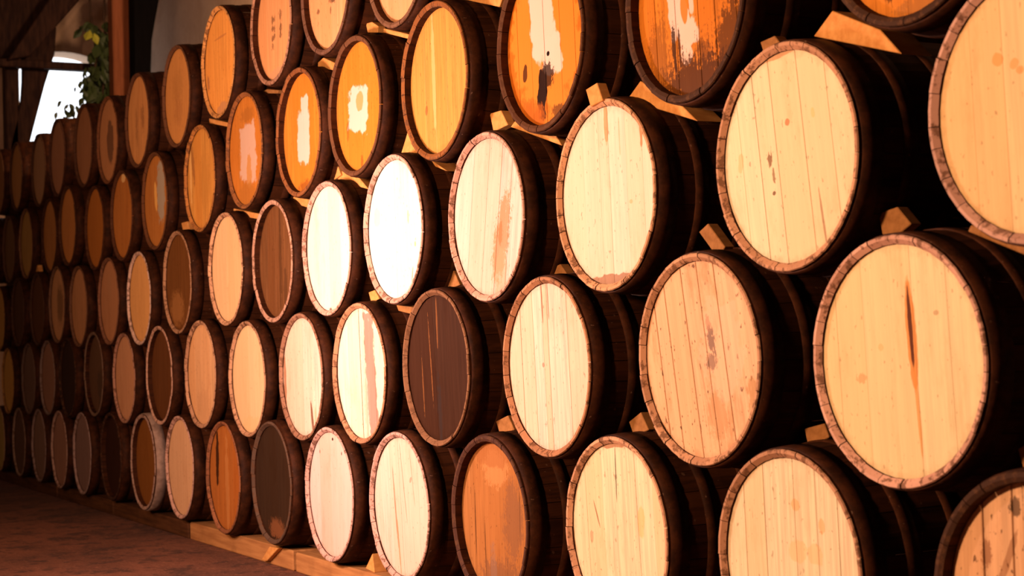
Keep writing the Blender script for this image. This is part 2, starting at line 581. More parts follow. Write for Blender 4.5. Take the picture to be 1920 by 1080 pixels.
RI = 0.2785
def board_mesh(u0, u1, gap, y, mat):
    """a vertical head board between x = u0*RI and u1*RI, cut to the round of the head"""
    chamfer = .0002 + gap * .35
    a, b = u0 * RI + gap / 2, u1 * RI - gap / 2
    if u0 <= -.999: a = -RI * .9995
    if u1 >= .999: b = RI * .9995
    n = 8
    def outline(a, b, R):
        up = []
        for i in range(n + 1):
            # equal steps in angle keep the arc round
            t0, t1 = math.acos(max(-1, min(1, a / R))), math.acos(max(-1, min(1, b / R)))
            t = t0 + (t1 - t0) * i / n
            up.append((R * math.cos(t), R * math.sin(t)))
        lo = [(x, -z) for x, z in reversed(up)]
        pts = up + lo
        out = []
        for p in pts:
            if not out or (abs(p[0] - out[-1][0]) + abs(p[1] - out[-1][1])) > 1e-6:
                out.append(p)
        if (abs(out[0][0] - out[-1][0]) + abs(out[0][1] - out[-1][1])) < 1e-6:
            out.pop()
        return out
    o1 = outline(a, b, RI)
    k = len(o1)
    cx = (a + b) / 2
    cw = max(.002, (b - a) / 2)
    s = 1 - chamfer / cw
    o2 = [(cx + (x - cx) * s, z * (1 - chamfer / RI)) for x, z in o1]
    v = [(x, y, z) for x, z in o2] + [(x, y + chamfer, z) for x, z in o1] + [(x, y + .024, z) for x, z in o1]
    f = [tuple(range(k))]
    for i in range(k):
        j = (i + 1) % k
        f.append((i, i + k, j + k, j))
        f.append((i + k, i + 2 * k, j + 2 * k, j + k))
    m = mesh('head_board', v, f, [mat])
    fix_normals(m)
    return m

POS = {
'A1':(-2.435,0.000,0.362), 'A2':(-3.287,0.004,0.378), 'A3':(-4.143,0.005,0.386), 'A4':(-4.998,-0.002,0.366), 'A5':(-5.798,-0.004,0.356), 'A6':(-6.593,0.002,0.356), 'A7':(-7.355,-0.008,0.366), 'A8':(-8.140,-0.010,0.350), 'A9':(-9.009,-0.003,0.364), 'A10':(-9.788,-0.019,0.362), 'A11':(-10.746,0.004,0.356), 'A12':(-11.596,-0.006,0.345), 'A13':(-12.379,-0.011,0.345), 'A14':(-13.285,0.007,0.345), 'A15':(-14.139,0.000,0.345), 'A16':(-15.145,0.000,0.345),
'B1':(-2.841,0.006,0.901), 'B2':(-3.646,-0.006,0.918), 'B3':(-4.537,-0.003,0.906), 'B4':(-5.413,-0.000,0.911), 'B5':(-6.193,0.001,0.895), 'B6':(-6.980,0.024,0.883), 'B7':(-7.800,0.027,0.875), 'B8':(-8.493,-0.017,0.905), 'B9':(-9.382,-0.011,0.904), 'B10':(-10.380,0.017,0.890), 'B11':(-11.186,0.000,0.922), 'B12':(-12.076,0.000,0.900), 'B13':(-12.814,-0.004,0.903), 'B14':(-13.600,-0.008,0.897), 'B15':(-14.719,0.014,0.881),
'C0':(-2.383,0.000,1.442), 'C1':(-3.244,0.017,1.440), 'C2':(-4.138,0.008,1.436), 'C3':(-4.909,-0.019,1.442), 'C4':(-5.741,-0.017,1.472), 'C5':(-6.513,-0.007,1.454), 'C6':(-7.266,-0.002,1.450), 'C7':(-7.990,-0.013,1.460), 'C8':(-8.918,-0.015,1.443), 'C9':(-9.932,0.016,1.400), 'C10':(-10.754,0.014,1.420), 'C11':(-11.678,0.008,1.425), 'C12':(-12.368,-0.007,1.470), 'C13':(-13.207,0.000,1.470), 'C14':(-14.074,0.000,1.480), 'C15':(-15.090,0.010,1.461),
'D0':(-2.738,0.000,1.984), 'D1':(-3.653,-0.001,1.950), 'D2':(-4.503,-0.003,1.989), 'D3':(-5.305,-0.018,1.998), 'D4':(-6.158,0.002,2.038), 'D5':(-6.823,-0.012,2.020), 'D6':(-7.676,0.004,2.050), 'D7':(-8.492,0.007,2.002), 'D8':(-9.446,0.003,1.975), 'D9':(-10.306,0.008,1.967), 'D10':(-11.134,0.015,1.959), 'D11':(-11.864,-0.019,2.040), 'D12':(-12.766,0.023,2.042), 'D13':(-13.687,0.009,2.052), 'D14':(-14.454,0.000,2.063), 'D15':(-15.210,0.000,2.109),
'E3':(-5.669,0.000,2.580), 'E4':(-6.441,-0.007,2.617), 'E5':(-7.175,-0.008,2.605), 'E6':(-8.053,-0.004,2.577), 'E7':(-8.959,0.018,2.543), 'E8':(-9.789,-0.005,2.525), 'E9':(-10.666,0.011,2.522), 'E10':(-11.338,-0.005,2.575), 'E11':(-12.198,-0.017,2.597), 'E12':(-13.080,0.010,2.609), 'E13':(-14.012,-0.003,2.668), 'E14':(-14.918,0.000,2.724),
}
CREAM = (.75, .62, .42)
WHITE = (.78, .69, .56)
PINKW = (.74, .53, .45)
ORANGE = (.66, .27, .045)
BROWN = (.25, .115, .045)
DKSTAIN = (.018, .007, .004)
RUST = (.17, .045, .010)
PALE = (.66, .48, .40)
TAN = (.52, .33, .22)
C_TAN, C_PINK, C_DARK, C_ORANGE, C_PALE = (.50, .31, .19), (.56, .35, .29), (.055, .026, .016), (.50, .22, .07), (.66, .48, .36)

# per barrel: head colour, look (for the label), seams (u), tilt in degrees, chime colour, deep chime, seam gap (mm), stains, one painted sheen among them, extras
B = {}
def d(k, col, look, seams=None, tilt=0, chime=C_TAN, deep=0, gap=.7, st=(), **kw):
    B[k] = dict(col=col, look=look, seams=seams, tilt=tilt, chime=chime, deep=deep, gap=gap, st=st, kw=kw)

d('A1', (.66, .40, .22), 'tan head cracked by dark joints', [-.62, -.30, -.02, .35, .7], 1, C_DARK, 1, 2.2,
  [(-.05, .83, .10, .14, 0, DKSTAIN, .8, 1.2), (-.25, .72, .05, .06, 0, DKSTAIN, .7, 1.2), (-.35, .3, .03, .25, 25, RUST, .5, 1), (-.55, .35, .05, .1, 0, RUST, .6, 1.2)], mott=.8, speck=.9)
d('A2', CREAM, 'cream head faintly spotted with rust', [-.68, -.36, .10, .42, .72], -1, (.46, .25, .15), 0, .8,
  [(.12, .52, .06, .05, 0, (.7, .33, .1), .5, 1), (.45, .35, .04, .08, 0, (.7, .33, .1), .5, 1), (.1, .12, .12, .10, 0, (.75, .42, .16), .4, 1), (.35, .1, .1, .1, 0, (.75, .42, .16), .4, 1)])
d('A3', CREAM, 'cream head split at its top edge', [-.66, -.3, .42, .75], -3, (.60, .33, .2), 0, .5,
  [(.02, .62, .008, .30, 3, DKSTAIN, .9, .3), (-.42, .20, .012, .16, -20, RUST, .7, .5), (.45, .12, .07, .16, 5, (.72, .43, .12), .5, 1), (-.55, -.05, .03, .06, 0, RUST, .35, 1), (0, .93, .3, .05, 0, (.3, .12, .05), .8, .8)])
d('A4', (.34, .145, .045), 'orange tan head with a grey smear', [-.62, -.2, .28, .62], 0, (.07, .03, .02), 1, .4,
  [(-.55, -.1, .012, .4, 0, DKSTAIN, .7, .8), (-.3, -.4, .01, .35, 0, DKSTAIN, .6, .8), (.62, .1, .015, .3, 3, DKSTAIN, .5, .9), (.05, .6, .3, .2, 0, (.50, .24, .09), .5, 1.2), (.45, .0, .22, .42, 0, (.19, .085, .04), .65, 1.2), (.1, -.75, .5, .25, 0, (.16, .07, .035), .6, 1.2), (-.1, -.65, .08, .3, 0, (.22, .13, .09), .5, 1.2), (0, .8, .6, .18, 0, (.28, .10, .03), .6, 1)], rough=.5)
d('A5', PINKW, 'pinkish white head with fine joints', [-.7, -.36, -.02, .3, .62], -4, C_PINK, 0, .7,
  [(-.22, .1, .012, .5, -2, (.2, .08, .04), .8, .6), (.1, .3, .01, .6, -6, (.3, .14, .08), .7, .8), (-.16, -.55, .02, .4, -3, (.45, .2, .08), .8, 1), (.4, .4, .01, .4, -6, (.35, .17, .1), .6, .8), (-.2, -.1, .02, .5, -3, (.42, .2, .1), .6, .8), (.35, .35, .05, .03, -40, RUST, .4, .6)])
d('A6', (.74, .49, .43), 'smooth pinkish cream head', [-.5, 0, .5], 0, C_PINK, 0, .15,
  [(.1, .82, .035, .025, 0, DKSTAIN, .9, .6), (.45, .62, .02, .03, 0, DKSTAIN, .8, .6), (-.45, .62, .02, .03, 0, DKSTAIN, .7, .6)], grain=.2, edge=.2)
d('A7', (.034, .018, .010), 'blackened charcoal brown head', [-.6, -.2, .2, .6], 0, (.10, .06, .04), 0, .5, [(.1, -.75, .3, .15, 0, (.22, .08, .03), .6, 1.3)], speck=0, mott=.6)
d('A8', (.36, .12, .025), 'rusty orange head with a dark vertical streak', [-.5, .05, .5], 0, (.28, .11, .05), 0, .4,
  [(-.45, .3, .09, .55, 4, DKSTAIN, .85, .8), (.1, -.1, .1, .8, 0, (.46, .2, .06), .5, .8)])
d('A9', (.66, .42, .25), 'plain pinkish tan head', [-.5, 0, .5], 0, (.6, .36, .28), 0, .3, [], edge=.1)
d('A10', (.19, .075, .018), 'brown head and broad pale hoop', [-.4, .2], 0, (.45, .3, .24), 1, .4)
d('A11', (.03, .012, .008), 'nearly black head', [-.4, .2], 0, (.04, .018, .012), 1, .4, speck=0)
d('A12', (.20, .125, .11), 'dull greyish pink head', [-.4, .2], 0, (.30, .2, .18), 0, .3)
d('A13', (.29, .155, .11), 'dim pinkish brown head', [-.4, .2], 0, (.4, .25, .2), 0, .3)
d('A14', (.22, .14, .11), 'dim grey brown head', [-.4, .2], 0, (.28, .19, .17), 0, .3)
d('A15', (.12, .065, .045), 'dark brown head', [-.4, .2], 0, (.3, .2, .15), 0, .3)
d('A16', (.45, .33, .1), 'yellowish tan head', [-.4, .2], 0, C_TAN, 0, .3)

d('B1', (.76, .61, .36), 'cream head with a rust brown drip', [-.78, -.42, .21, .62], -2, (.62, .36, .27), 0, .5,
  [(.16, .20, .055, .42, -1, (.62, .22, .04), .85, .5), (.155, .25, .022, .32, -1, (.10, .03, .01), .95, .6), (.18, -.40, .018, .36, -2, (.6, .26, .06), .7, .5),
   (-.46, -.12, .06, .035, 0, (.4, .22, .08), .5, 1.4), (.45, .35, .03, .02, 0, RUST, .4, 1), (-.2, .12, .03, .03, 0, (.6, .35, .12), .4, 1)], grain=.25)
d('B2', (.72, .46, .285), 'salmon tan head with a black blotch', [-.72, -.5, -.16, .13, .42], -9, (.52, .29, .17), 0, 1.5,
  [(.22, .12, .05, .12, -8, DKSTAIN, 1, 1.8), (.18, -.05, .08, .07, 0, DKSTAIN, .8, 1.5), (.2, .3, .04, .06, 0, RUST, .6, 1.6), (.15, -.55, .16, .22, 0, (.45, .22, .09), .5, 1.2),
   (.75, -.45, .08, .16, 0, (.35, .18, .06), .6, 1.2), (.02, -.35, .012, .3, -8, (.4, .2, .1), .4, 1.5), (.35, .05, .3, .5, 0, (.80, .5, .36), .3, 1)], mott=.8, speck=.9)
d('B3', (.78, .565, .455), 'bright cream head with dark joints', [-.66, -.34, -.1, .03, .50], -2, (.42, .21, .11), 0, 1.0,
  [(-.08, .78, .014, .3, -1, RUST, .8, .5), (.06, .72, .014, .22, -1, (.25, .1, .05), .7, .7), (-.12, .02, .03, .03, 0, (.3, .15, .1), .7, 1), (.5, .05, .1, .12, 0, (.78, .54, .4), .5, 1)])
d('B4', (.040, .0165, .009), 'dark grey brown head', [-.5, -.1, .28, .65], -3, (.22, .11, .055), 0, .4,
  [(-.22, .1, .012, .5, -2, (.26, .10, .03), .6, 1.2), (.02, .55, .02, .3, 2, (.26, .10, .03), .5, .9), (-.02, -.55, .05, .4, 0, (.03, .018, .015), .8, 1.4), (-.5, -.2, .012, .35, 0, (.26, .10, .03), .5, 1.2)], speck=.1, mott=.6, rough=.5)
d('B5', WHITE, 'white head with pink band and crack', [-.5, -.02, .16, .52], -2, (.46, .24, .13), 0, 1.6,
  [(.34, -.05, .17, -.95, -3, (.32, .14, .105), .85, .8), (-.02, 0, .010, -.97, 0, (.03, .012, .008), 1, .1), (.15, -.5, .08, .5, 0, (.5, .3, .23), .5, 1.2)])
d('B6', (.77, .57, .46), 'white head with dark lower right streak', [-.5, 0, .5], 0, (.34, .18, .11), 0, .2,
  [(.36, -.70, .045, .30, -10, (.15, .06, .025), .9, .6), (-.85, -.1, .06, .4, 0, (.28, .11, .04), .8, .8), (.5, -.7, .04, .25, 0, (.6, .35, .15), .6, .8)])
d('B7', (.78, .56, .32), 'clean cream yellow head', [-.5, 0, .5], 0, (.50, .28, .16), 0, .15, [(0, -.85, .5, .2, 0, (.75, .45, .2), .5, 1)], grain=.25)
d('B8', (.68, .39, .19), 'tan head mottled towards its foot', [-.5, 0, .5], 0, (.5, .28, .16), 0, .3, [(0, -.6, .4, .3, 0, (.5, .26, .12), .5, 1.2)])
d('B9', (.11, .04, .013), 'brown head in a pale thin rim', [-.4, .2], 0, (.60, .36, .26), 1, .3)
d('B10', (.56, .30, .17), 'dull salmon head with a ticked rim', [-.4, .2], 0, (.42, .22, .15), 0, .3)
d('B11', (.10, .055, .033), 'dark brown head', [-.4, .2], 0, (.16, .1, .07), 1, .3, [(.2, -.3, .3, .4, 0, (.05, .03, .02), .6, 1)])
d('B12', (.025, .012, .009), 'almost black head', [-.4, .2], 0, (.03, .015, .01), 0, .3, speck=0)
d('B13', (.27, .15, .11), 'dim mauve brown head', [-.4, .2], 0, (.25, .18, .16), 0, .3)
d('B14', (.15, .09, .07), 'dusky brown head', [-.4, .2], 0, (.15, .1, .08), 0, .3)
d('B15', (.62, .36, .09), 'golden tan head', [-.4, .2], 0, (.4, .2, .06), 0, .3)

d('C0', (.76, .55, .29), 'broad cream orange head cut by the frame', [-.62, -.28, .1, .45], -1, (.55, .33, .26), 0, .4,
  [(-.30, .38, .05, .05, 0, (.7, .3, .08), .7, 1), (-.15, .32, .05, .04, -25, (.7, .3, .08), .6, 1), (-.1, .26, .04, .03, 0, (.65, .28, .08), .6, 1)], grain=.3)
d('C1', (.78, .65, .44), 'cream head with a speckled tan board', [-.70, -.42, -.15, .27, .66], -6, (.55, .30, .18), 0, .8,
  [(-.25, .03, .03, .06, 0, (.18, .08, .03), .85, 1.3), (-.22, -.12, .02, .07, 0, (.2, .1, .04), .8, 1.5), (-.24, -.27, .025, .02, 0, (.15, .07, .03), .9, 1), (.05, .30, .035, .035, 0, (.55, .16, .06), .8, 1),
   (.4, .3, .025, .05, 0, (.7, .45, .15), .5, 1), (.38, -.62, .014, .25, -3, RUST, .6, .8), (-.68, .1, .05, .1, 15, (.66, .4, .16), .5, 1), (0, .93, .4, .045, 0, (.4, .17, .06), .7, .8)], grain=.22)
d('C2', (.82, .645, .53), 'bright cream head with drips from the top', [-.5, -.14, .06, .42, .75], -1, (.60, .33, .18), 0, .4,
  [(.03, .75, .045, .22, 0, (.50, .22, .06), .7, .8), (.70, .60, .035, .2, 4, (.42, .17, .05), .8, .8), (.28, .6, .012, .2, 0, (.5, .28, .12), .5, .8), (.45, -.12, .03, .02, 0, (.6, .36, .16), .6, 1),
   (0, -.9, .5, .08, 0, (.25, .11, .05), .8, 1)], grain=.35)
d('C3', (.72, .51, .45), 'pale pinkish head with an orange stained board', [-.5, -.08, .27, .56], 12, (.56, .32, .24), 0, 1.0,
  [(.36, -.2, .16, .5, 8, (.42, .19, .075), .8, 1.2), (.40, -.6, .14, .3, 8, (.50, .28, .16), .6, .8), (.33, -.15, .05, .12, 0, (.36, .12, .035), .6, 1.2)])
d('C4', (.80, .74, .62), 'brilliant white head with a flaked rim', [-.5, 0, .5], 0, (.58, .36, .27), 0, .2,
  [(.42, .12, .02, .08, 0, (.35, .28, .15), .7, 1), (.62, -.25, .03, .04, 0, (.4, .34, .12), .7, 1), (.5, -.65, .015, .1, 15, (.25, .15, .08), .7, 1), (-.62, .22, .1, .13, 0, (.72, .58, .42), .7, .8)], grain=.2, edge=.2)
d('C5', (.80, .71, .60), 'smooth white head', [-.5, 0, .5], 0, (.62, .36, .27), 0, .15, [(0, -.93, .05, .04, 0, DKSTAIN, .7, 1)], grain=.2, edge=.2)
d('C6', (.155, .066, .024), 'grainy brown head in a pale rim', [-.55, -.2, .15, .5], 2, (.52, .30, .20), 1, .7, [(.12, .1, .06, .9, 0, (.06, .025, .009), .6, .9), (.35, -.5, .08, .4, 0, (.07, .03, .012), .6, .9)], grain=1.0)
d('C7', (.78, .49, .25), 'even light orange head', [-.5, 0, .5], 0, (.60, .34, .19), 0, .15, [], grain=.25, edge=.2)
d('C8', (.14, .055, .015), 'patchy dark brown head', [-.5, 0, .5], 0, (.40, .22, .12), 0, .5, [(-.2, -.5, .4, .3, 0, (.36, .16, .05), .5, 1.2)])
d('C9', (.76, .42, .16), 'orange tan head in ticked white rim', [-.1, .4], 0, (.70, .48, .38), 0, .4, [])
d('C10', (.46, .23, .12), 'dull salmon brown head', [-.4, .2], 0, (.26, .12, .07), 0, .3, [(.0, .3, .2, .25, 0, (.4, .2, .1), .5, 1.2)])
d('C11', (.46, .22, .10), 'dim tan head', [-.4, .2], 0, (.2, .1, .06), 0, .3)
d('C12', (.48, .25, .12), 'tan head with a dark smudge', [-.4, .2], 0, (.15, .08, .05), 0, .3, [(.2, 0, .35, .45, 0, (.14, .07, .03), .75, 1.2)])
d('C13', (.09, .035, .015), 'dark reddish head', [-.4, .2], 0, (.06, .03, .02), 0, .3)
d('C14', (.07, .03, .014), 'very dark head', [-.4, .2], 0, (.06, .03, .02), 0, .3)
d('C15', (.55, .34, .09), 'golden brown head', [-.4, .2], 0, (.4, .2, .06), 0, .3)

d('D0', (.60, .21, .030), 'orange head mostly cut off by the frame', [-.5, -.1, .3, .65], 0, C_DARK, 1, .5, [(-.3, -.6, .06, .15, 0, DKSTAIN, .7, 1.2), (.1, -.85, .3, .08, 0, (.3, .12, .03), .7, 1.2)], rough=.4)
d('D1', (.52, .18, .022), 'orange head, torn pale patch, blackened foot', [-.68, -.30, .11, .40, .76], -2, C_DARK, 1, 1.3,
  [(-.30, .10, .11, -.42, -6, PALE, .97, .8), (-.08, -.32, .17, -.15, -15, PALE, .97, .8), (-.17, -.14, .13, -.16, -25, PALE, .97, .8), (-.12, -.06, .06, .16, 0, (.52, .18, .022), .95, .5), (.0, .05, .04, -.22, 0, PALE, .9, .6), (-.12, -.52, .09, .12, 10, PALE, .9, .9),
   (-.33, -.42, .03, .22, 0, (.03, .010, .004), .85, 1.3), (-.24, -.4, .02, .2, 0, (.03, .010, .004), .8, 1.2), (0, -.82, .66, .24, 0, (.06, .018, .005), .85, 1.8), (.15, -.6, .12, .2, 0, (.09, .03, .008), .6, 1.8), (.58, -.50, .2, .34, 20, (.08, .027, .007), .8, 1.8), (-.6, -.5, .16, .4, 0, (.18, .06, .010), .6, 1.8),
   (.4, -.05, .06, .3, 0, (.3, .10, .015), .5, 1.6)], rough=.42)
d('D2', (.50, .14, .014), 'orange head, long pale patch, black scorch', [-.72, -.38, -.05, .34, .68], -1, (.09, .036, .016), 1, 1.0,
  [(0, .02, .80, .84, 0, (.58, .205, .026), .85, .6), (-.08, .32, .27, -.55, -4, PALE, .97, .5), (.10, -.16, .22, -.22, -6, PALE, .97, .7), (-.13, -.56, .10, -.27, 10, (.016, .005, .003), .95, 1.0), (.0, -.36, .13, .12, 0, (.02, .007, .004), .85, 1.5),
   (-.52, -.24, .05, .11, 10, (.05, .015, .006), .85, .9), (.03, -.13, .035, .03, 0, (.010, .005, .004), .95, .2), (.22, -.80, .16, .06, 0, (.05, .018, .007), .7, 1.4), (-.35, -.72, .25, .12, 30, (.35, .09, .01), .7, 1.2)], rough=.42)
d('D3', (.56, .27, .06), 'glossy amber head', [-.5, -.18, .2, .55], 0, (.24, .09, .026), 1, .3,
  [(-.2, .1, .05, .75, 0, (.70, .43, .17), .7, .5), (-.45, -.3, .04, .06, 0, RUST, .6, 1), (.3, -.9, .5, .1, 0, (.5, .2, .04), .6, 1)], rough=.33, spec=.5, edge=.55, edgecol=(.42, .15, .03))  # first pale upright streak is varnish sheen painted into the colour
d('D4', (.54, .20, .026), 'orange head with a white ring shaped patch', [-.5, 0, .5], 0, (.13, .055, .025), 1, .3,
  [(-.10, -.02, .36, -.33, 8, PALE, .97, .7), (-.02, .08, .14, .15, 6, (.50, .27, .09), .9, .6), (-.5, -.3, .04, .15, 0, RUST, .5, 1.4), (0, -.8, .04, .1, 0, RUST, .6, 1.2)], rough=.4, edge=.5, edgecol=(.30, .10, .018))
d('D5', (.54, .20, .026), 'orange head with a tall pale patch', [-.5, 0, .5], 0, (.24, .09, .03), 1, .3,
  [(-.02, -.06, .26, -.42, 6, PALE, .97, .5), (.06, .38, .16, -.2, 0, PALE, .95, .6), (0, -.85, .25, .1, 0, (.2, .06, .012), .7, 1.4)], rough=.4, edge=.4, edgecol=(.30, .10, .018))
d('D6', (.50, .18, .028), 'orange brown head with a peeling grey patch', [-.5, 0, .5], 0, (.28, .11, .035), 0, .4,
  [(.08, -.06, .42, -.50, 3, (.55, .37, .27), .9, .7), (.12, -.35, .13, .36, 0, (.50, .22, .05), .85, .9), (.1, .6, .3, .12, 0, (.3, .11, .02), .6, 1.4), (0, -.75, .4, .2, 0, (.34, .13, .025), .6, 1.4)], rough=.45)
d('D7', (.60, .28, .06), 'golden brown head streaked darker', [-.5, 0, .5], 0, (.45, .19, .05), 0, .4, [(-.55, .35, .09, .35, -12, (.25, .10, .03), .7, 1.2), (-.7, .1, .07, .5, 0, (.75, .46, .16), .6, .9), (.2, -.1, .3, .5, 0, (.45, .2, .04), .5, 1.4)], grain=.8)
d('D8', (.42, .17, .04), 'brown head with a long grey patch', [-.5, 0, .5], 0, (.14, .055, .022), 0, .4, [(.36, .15, .3, .62, 0, (.34, .29, .22), .9, .8), (-.05, .1, .1, .32, -6, (.70, .38, .1), .9, .5)])
d('D9', (.44, .17, .04), 'rusty brown head with a pale top notch', [-.4, .2], 0, (.10, .04, .02), 0, .3, [(.1, .85, .2, .12, 0, (.75, .48, .2), .8, .8)])
d('D10', (.40, .15, .03), 'even rusty brown head', [-.4, .2], 0, (.08, .03, .015), 0, .3)
d('D11', (.46, .20, .06), 'narrow rusty head', [-.4, .2], 0, (.06, .025, .012), 0, .3)
d('D12', (.40, .17, .05), 'dim rusty head', [-.4, .2], 0, (.05, .02, .012), 0, .3)
d('D13', (.38, .22, .06), 'dim olive brown head', [-.4, .2], 0, (.2, .1, .05), 0, .3)
d('D14', (.14, .07, .025), 'dark olive brown head', [-.4, .2], 0, (.1, .05, .03), 0, .3)
d('D15', (.10, .045, .02), 'dark brown head', [-.4, .2], 0, (.1, .05, .03), 0, .3)

INK = (.03, .012, .01)
d('E3', (.66, .34, .17), 'salmon head cut by the top of the frame', [-.5, 0, .5], 0, (.18, .09, .05), 1, .4, [(-.1, -.6, .06, .2, 0, (.6, .3, .15), .5, 1)])
d('E4', (.64, .33, .15), 'salmon head with stencilled marks', [-.5, 0, .5], 0, (.16, .08, .05), 1, .4,
  [(.0, -.05, .14, .06, 0, INK, .7, 2.6), (.05, -.18, .12, .05, 0, INK, .7, 2.6), (.0, .1, .14, .05, 0, INK, .7, 2.6), (-.55, -.25, .06, .03, 0, INK, .6, 2), (-.02, -.32, .03, .05, 0, INK, .6, 2)])
d('E5', (.62, .30, .12), 'tan orange head with faint black lettering', [-.5, 0, .5], 0, (.38, .20, .12), 1, .4,
  [(-.15, .1, .08, .06, 0, INK, .6, 2.6), (-.15, -.05, .08, .05, 0, INK, .6, 2.6), (-.15, -.2, .08, .05, 0, INK, .6, 2.6), (.2, .1, .05, .12, 0, INK, .6, 2.6), (.2, -.1, .05, .06, 0, INK, .6, 2.6), (.2, -.22, .04, .05, 0, INK, .6, 2.6), (-.2, -.35, .07, .04, 0, INK, .5, 2.6),
   (0, -.85, .4, .15, 0, (.5, .25, .13), .6, 1)])
d('E6', (.72, .31, .065), 'bright orange head', [-.5, 0, .5], 0, (.62, .30, .09), 0, .2, [(.1, .45, .35, .02, 0, (.4, .15, .05), .6, .8), (-.75, -.25, .07, .12, 0, (.3, .12, .05), .7, 1.8), (0, -.85, .3, .12, 0, (.4, .2, .1), .6, 1)])
d('E7', (.56, .27, .085), 'mottled orange brown head', [-.5, 0, .5], 0, (.15, .065, .03), 0, .4, [(0, .2, .3, .3, 0, (.4, .18, .05), .5, 1.6), (0, -.3, .25, .3, 0, (.38, .16, .05), .5, 1.6)], mott=.7)
d('E8', (.55, .25, .085), 'orange brown head dotted with dark marks', [-.4, .2], 0, (.14, .06, .03), 0, .4, [(.3, 0, .1, .25, 0, (.2, .08, .03), .6, 2.2), (-.2, -.1, .08, .3, 0, (.2, .08, .03), .5, 2.2)])
d('E9', (.46, .22, .1), 'brown head with a dark oval centre', [-.4, .2], 0, (.22, .09, .04), 0, .3, [(.1, -.05, .32, .5, 0, (.12, .055, .03), .85, .5)])
d('E10', (.32, .15, .075), 'dim brown head', [-.4, .2], 0, (.08, .035, .02), 0, .3)
d('E11', (.34, .17, .1), 'dusky brown head', [-.4, .2], 0, (.07, .03, .02), 0, .3)
d('E12', (.36, .22, .13), 'greyish brown head below the window', [-.4, .2], 0, (.07, .035, .02), 0, .3)
d('E13', (.42, .22, .08), 'small dim tan head', [-.4, .2], 0, (.06, .03, .018), 0, .3)
d('E14', (.3, .14, .05), 'sliver of brown head', [-.4, .2], 0, (.2, .1, .05), 0, .3)

ORD = ['', 'first', 'second', 'third', 'fourth', 'fifth', 'sixth', 'seventh', 'eighth', 'ninth', 'tenth', 'eleventh', 'twelfth', 'thirteenth', 'fourteenth', 'fifteenth', 'sixteenth']
ROWN = {'A': 'bottom row', 'B': 'second row', 'C': 'middle row', 'D': 'fourth row', 'E': 'top row'}
FIRST = {'A': 1, 'B': 1, 'C': 0, 'D': 0, 'E': 3}
GROUPN = 'oak barrels stacked on their sides'

def ordinal(k):
    return ORD[int(k[1:]) - FIRST[k[0]] + 1]

for k, (bx, by, bz) in POS.items():
    s = B[k]
    rr = random.Random(sum(ord(c) * (i + 3) * 17 for i, c in enumerate(k)))
    e = bpy.data.objects.new('oak_barrel', None)
    COL.objects.link(e)
    e.location = (bx, by, bz)
    e.empty_display_size = .3
    e['label'] = 'barrel with ' + s['look'] + ', ' + ordinal(k) + ' from right, ' + ROWN[k[0]]
    e['category'] = 'barrel'
    e['group'] = GROUPN
    near = bx > -8.7
    lay = rr.randrange(4)
    rot = rr.uniform(0, 2 * math.pi)
    col = (*s['chime'], 1)
    if near:
        for dat in STAVES[lay, s['deep']]:
            o = link('stave', dat, e)
            o.rotation_euler = (0, rot, 0)
            o.color = col
    else:
        o = link('staves', BODY[lay, s['deep']], e)
        o.rotation_euler = (0, rot, 0)
        o.color = col
        o['kind'] = 'stuff'
    for hi, (nm, dat) in enumerate(HOOPS):
        o = link(nm, PALE_HOOP if (k == 'A10' and hi == 0) else dat, e)
        o.rotation_euler = (0, rr.uniform(0, 6), 0)
    link('back_head', BACK, e)
    mat = head_mat('head_' + k, s['col'], s['st'], seed=rr.uniform(0, 9), **s['kw'])
    rec = .034 if s['deep'] else .0180
    us = [-1.0] + list(s['seams']) + [1.0]
    if near:
        for i in range(len(us) - 1):
            o = link('head_board', board_mesh(us[i], us[i + 1], s['gap'] * .001 * (1.0 if s['gap'] < .75 else 1.8), rec + rr.uniform(0, .0007), mat), e)
            o.rotation_euler = (0, math.radians(s['tilt']), 0)
    else:
        bm = bmesh.new()
        for i in range(len(us) - 1):
            bm.from_mesh(board_mesh(us[i], us[i + 1], s['gap'] * .001, rec, mat))
        m = bpy.data.meshes.new('head')
        bm.to_mesh(m)
        bm.free()
        m.materials.append(mat)
        link('head', m, e)

# ------------------------------------------------------------------ ground rails under the bottom row
edges = [-1.9, -3.75, -5.55, -7.215, -9.03, -10.9, -12.8, -15.6]
rl = ['rightmost stretch of timber rail under the bottom barrels, below the cut off corner barrel',
      'timber rail stretch beneath the third and fourth bottom barrels from right',
      'timber rail stretch beneath the fifth and sixth bottom barrels from right',
      'timber rail stretch beneath the rusty orange and blackened bottom barrels',
      'dim timber rail stretch beneath the brown bottom barrel with broad pale hoop',
      'shadowed timber rail stretch beneath the eleventh and twelfth bottom barrels',
      'leftmost shadowed stretch of timber rail under the bottom barrels']
for i in range(7):
    x1, x0 = edges[i] - .022, edges[i + 1] + .022
    tagged('ground_rail', box_data('ground_rail', (x0, .055, FZ), (x1, .20, .036 + (.004 if i % 2 else 0)), M_RAIL if i < 4 else M_RAIL_SHADE, .006), rl[i], 'rail', 'timber rails under the bottom row')

